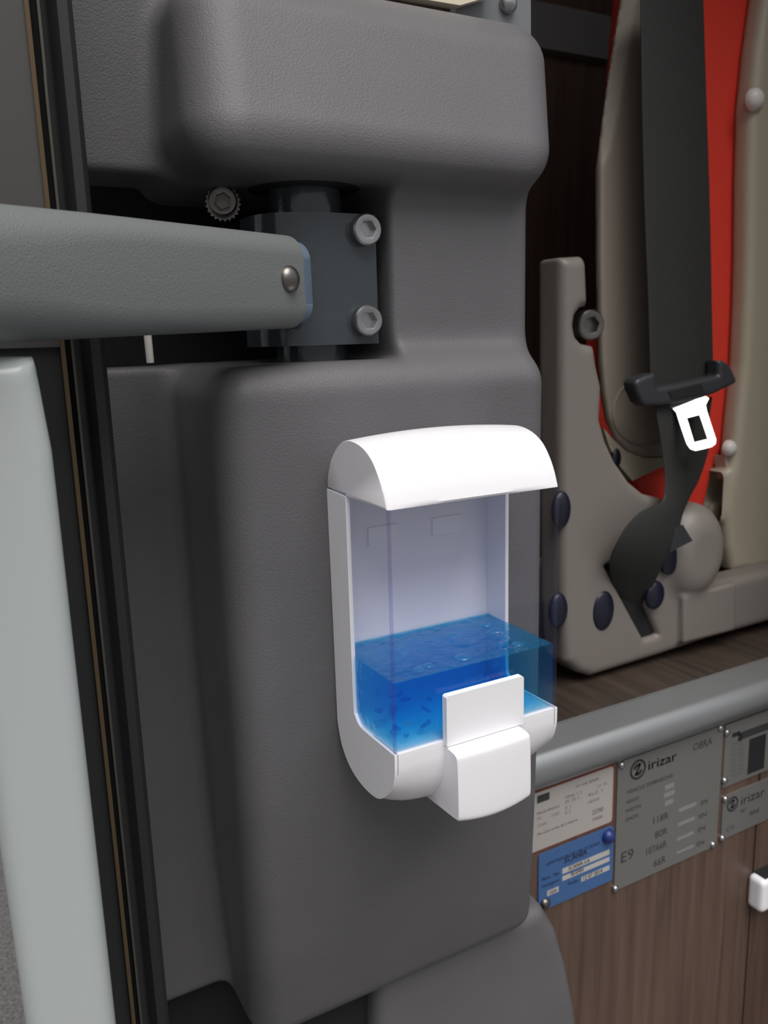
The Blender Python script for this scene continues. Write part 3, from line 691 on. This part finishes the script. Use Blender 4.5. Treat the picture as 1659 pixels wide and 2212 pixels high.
# white paper label
x, z = rect(*C3(60, 862), *C3(575, 1085)); x = (x[0] - .06, x[1]); z = (float(atY(*C3(45, 1262), RY)[2]), float(atY(*C3(580, 690), RY)[2])); z = ((z[0] + atY(*C3(570, 1080), RY)[2]) / 2, (z[1] + atY(*C3(60, 862), RY)[2]) / 2)
wl_ = thing('data_label', 'white printed label with red-brown border above the blue plate', 'label', ((x[0] + x[1]) / 2, RY, z[0]))
platebox('border', (x[0] - .0012, x[1] + .0016), (z[0] - .0016, z[1] + .0016), .0008, M['labeledge'], wl_)
platebox('card', x, z, .0013, M['label'], wl_)
yf = RY - .0014
lettering('lettering', [T_(C1, 'Nº DE SERIE', 640, 505, 940, 32, 6.143), T_(C1, 'TIPO DE VEHICULO', 115, 870, 420, 30, 6.143), T_(C1, 'No cubre a mas de 6 viajeros', 130, 1140, 660, 34, 6.143), T_(C1, '22700', 855, 865, 1000, 60, 6.143), T_(C1, '19500', 860, 950, 990, 40, 6.143)], yf, M['greyink'], wl_)
lettering('fine_print', [T_(C1, 'TIPO', 120, 940, 180, 36, 6.143), T_(C1, '2.550', 310, 890, 415, 34, 6.143), T_(C1, 'CLASE', 130, 1030, 250, 34, 6.143), T_(C1, 'MMA 1 2', 500, 660, 720, 46, 6.143), T_(C1, 'M 18 1.', 500, 720, 700, 46, 6.143), T_(C1, 'E 1', 500, 790, 570, 40, 6.143), T_(C1, 'E 2', 500, 855, 570, 40, 6.143),
                         T_(C1, '21 10', 920, 505, 1050, 40, 6.143), T_(C1, '4x2 1', 795, 625, 990, 44, 6.143), T_(C1, '18000', 800, 720, 950, 40, 6.143)], yf, M['faintink'], wl_)
fields('emblem_block', [(*C1(125, 665), C1(290, 0)[0], 100 / 6.143)], yf, M['greyink'], wl_)

# blue plate
x = (float(atY(*C3(65, 1300), RY)[0]) + .001, float(atY(*C3(588, 1100), RY)[0])); z0 = (atY(*C3(585, 1480), RY)[2] + atY(*C3(60, 1680), RY)[2]) / 2; z1 = (atY(*C3(65, 1300), RY)[2] + atY(*C3(590, 1095), RY)[2]) / 2
bl = thing('blue_plate', 'blue metal plate with white fields below the white label', 'plate', ((x[0] + x[1]) / 2, RY, float(z0)))
platebox('plate', x, (float(z0), float(z1)), .0016, M['blue'], bl); yf = RY - .0018
fields('white_field', [(*C1(460, 1615), C1(1085, 0)[0], 70 / 6.143), (*C1(460, 1712), C1(1085, 0)[0], 60 / 6.143), (*C1(712, 1720), C1(1085, 0)[0], 62 / 6.143), (*C1(258, 1910), C1(410, 0)[0], 70 / 6.143)], yf, M['pale'], bl)
lettering('lettering', [T_(C1, 'LIMITADOR DE VELOCIDAD', 250, 1540, 960, 40, 6.143), T_(C1, 'Marca   Tipo', 190, 1745, 420, 44, 6.143), T_(C1, 'Homologacion', 190, 1835, 420, 40, 6.143), T_(C1, 'Fecha', 540, 1800, 670, 44, 6.143)], yf - .0002, M['blueink'], bl)
lettering('stamped_text', [T_(C1, 'SCANIA', 490, 1505, 790, 70, 6.143), T_(C1, 'SCANIA S.A.', 545, 1600, 830, 52, 6.143), T_(C1, '90 KM/H', 575, 1680, 740, 52, 6.143), T_(C1, '12 07 2014', 740, 1730, 990, 52, 6.143), T_(C1, '1524', 290, 1920, 380, 46, 6.143)], yf - .0005, M['ink'], bl)
dome('blue_screw_cap', tuple(atY(*C1(1062, 1140), yf)), .0082, .008, (-.2, -1, .1), M['bluedome'], bl)
dome('dark_screw', tuple(atY(*C1(228, 2035), yf)), .0062, .005, (0, -1, 0), M['darksteel'], bl)

# main grey plate
x = (float((atY(*C3(620, 650), RY)[0] + atY(*C3(590, 1530), RY)[0]) / 2), float((atY(*C3(1340, 410), RY)[0] + atY(*C3(1300, 1245), RY)[0]) / 2))
z = (float((atY(*C3(590, 1530), RY)[2] + atY(*C3(1300, 1245), RY)[2]) / 2), float((atY(*C3(620, 650), RY)[2] + atY(*C3(1340, 410), RY)[2]) / 2))
mp_ = thing('vehicle_plate', 'large grey metal vehicle plate with round emblem in the middle of the riser', 'plate', ((x[0] + x[1]) / 2, RY, z[0]))
platebox('plate', x, z, .0014, M['plate'], mp_, .002); yf = RY - .0016; k = 5.82
logo(*CM(398, 595), .0118, yf, mp_)
lettering('brand_lettering', [T_(CM, 'irizar', 525, 605, 880, 118, k), T_(CM, 'irizar', 529, 604, 884, 118, k)], yf, M['ink'], mp_)
lettering('lettering', [T_(CM, 'OBRA', 1090, 365, 1330, 92, k), T_(CM, '118R', 590, 1285, 780, 86, k), T_(CM, '80R', 610, 1465, 765, 86, k), T_(CM, '107/66R', 500, 1675, 755, 86, k), T_(CM, '66R', 592, 1825, 745, 86, k),
                        T_(CM, 'VEHICLE DIMENSIONS', 255, 912, 835, 50, k), T_(CM, 'E9', 185, 1775, 340, 130, k)], yf, M['greyink'], mp_)
lettering('fine_print', [T_(CM, 'HEIGHT', 250, 1035, 410, 44, k), T_(CM, 'WIDTH', 240, 1145, 430, 44, k), T_(CM, 'LENGTH', 240, 1255, 400, 44, k), T_(CM, 'EN', 1190, 1045, 1270, 56, k), T_(CM, 'EN', 1170, 1215, 1255, 56, k), T_(CM, 'EN', 1155, 1385, 1240, 56, k), T_(CM, 'EN', 1140, 1565, 1225, 56, k)], yf, M['greyink'], mp_)
fields('pale_field', [(*CM(735, 830), CM(850, 0)[0], 10), (*CM(722, 930), CM(855, 0)[0], 10), (*CM(735, 1030), CM(840, 0)[0], 10), (*CM(910, 1115), CM(1130, 0)[0], 8), (*CM(900, 1295), CM(1110, 0)[0], 7), (*CM(885, 1480), CM(1100, 0)[0], 6), (*CM(880, 1650), CM(1100, 0)[0], 5)], yf, M['palegrey'], mp_)
screws([CM(190, 540), CM(1430, 75), CM(110, 2095), CM(1335, 1540)], yf, mp_)

# two plates cut by the right edge of the picture
def sideplate(name, label, tl, bl_, w):
    a, b = atY(*tl, RY), atY(*bl_, RY); x = (float((a[0] + b[0]) / 2), float((a[0] + b[0]) / 2 + w)); z = (float(b[2]), float(a[2]))
    t = thing(name, label, 'plate', ((x[0] + x[1]) / 2, RY, z[0])); platebox('plate', x, z, .0014, M['plate'], t, .002); return t, x, z
t1, x, z = sideplate('technical_plate', 'small grey plate with a black block at the right edge, above the lower emblem plate', CR(245, 318), CR(200, 1255), .15)
k = 6.915
fields('black_block', [(*CR(600, 800), CR(850, 0)[0], 520 / k)], yf, M['ink'], t1)
fields('grey_block', [(*CR(500, 480), CR(1200, 0)[0], 110 / k)], yf, M['greyink'], t1)
fields('black_mark', [(*CR(360, 480), CR(480, 0)[0], 60 / k), (*CR(450, 510), CR(505, 0)[0], 110 / k)], yf, M['ink'], t1)
lettering('fine_print', [T_(CR, 'TIPO VEH.', 340, 630 + 60 * i, 540, 36, k) for i in range(9)], yf, M['faintink'], t1)
screws([CR(275, 430), CR(240, 1150)], yf, t1)
t2, x, z = sideplate('emblem_plate', 'small grey plate with round emblem at the right edge, lower of two', CR(205, 1385), CR(180, 2030), .16)
logo(*CR(365, 1500), .0098, yf, t2)
lettering('brand_lettering', [T_(CR, 'irizar', 490, 1515, 840, 130, k)], yf, M['ink'], t2)
lettering('fine_print', [T_(CR, 'Nº', 490, 1640, 570, 60, k), T_(CR, 'SERIE', 610, 1680, 760, 60, k), T_(CR, 'C.V.', 270, 1915, 390, 60, k)], yf, M['greyink'], t2)
screws([CR(250, 1425), CR(205, 2010)], yf, t2)

# white plastic box with a dark top at the right edge
wb = thing('edge_box', 'white plastic box with a dark top at the lower right edge', 'box', (.88, RY, -.73))
p0 = atY(1624, 1892, RY - .006); p1 = atY(1624, 1952, RY - .006)
sdfmesh('housing', lambda X, Y, Z: rbox(X, Y, Z, (p0[0], p0[0] + .12), (.577, RY), (p1[2] - .004, p0[2]), .006), (p0[0], .577, p1[2] - .004), (p0[0] + .12, RY, p0[2]), .003, M['white'], wb)
box('dark_pad', (p0[0] + .008, p0[0] + .115), (.581, RY - .004), (p0[2] - .001, p0[2] + .003), M['rubber'], wb, .001)

# ------------------------------------------------------------------ stand everything on the asphalt
for o in list(COL.objects):
    if o.type in ('CAMERA', 'LIGHT'): continue
    if o.parent is None: o.location.z += ZO
    if '_o' in o: del o['_o']
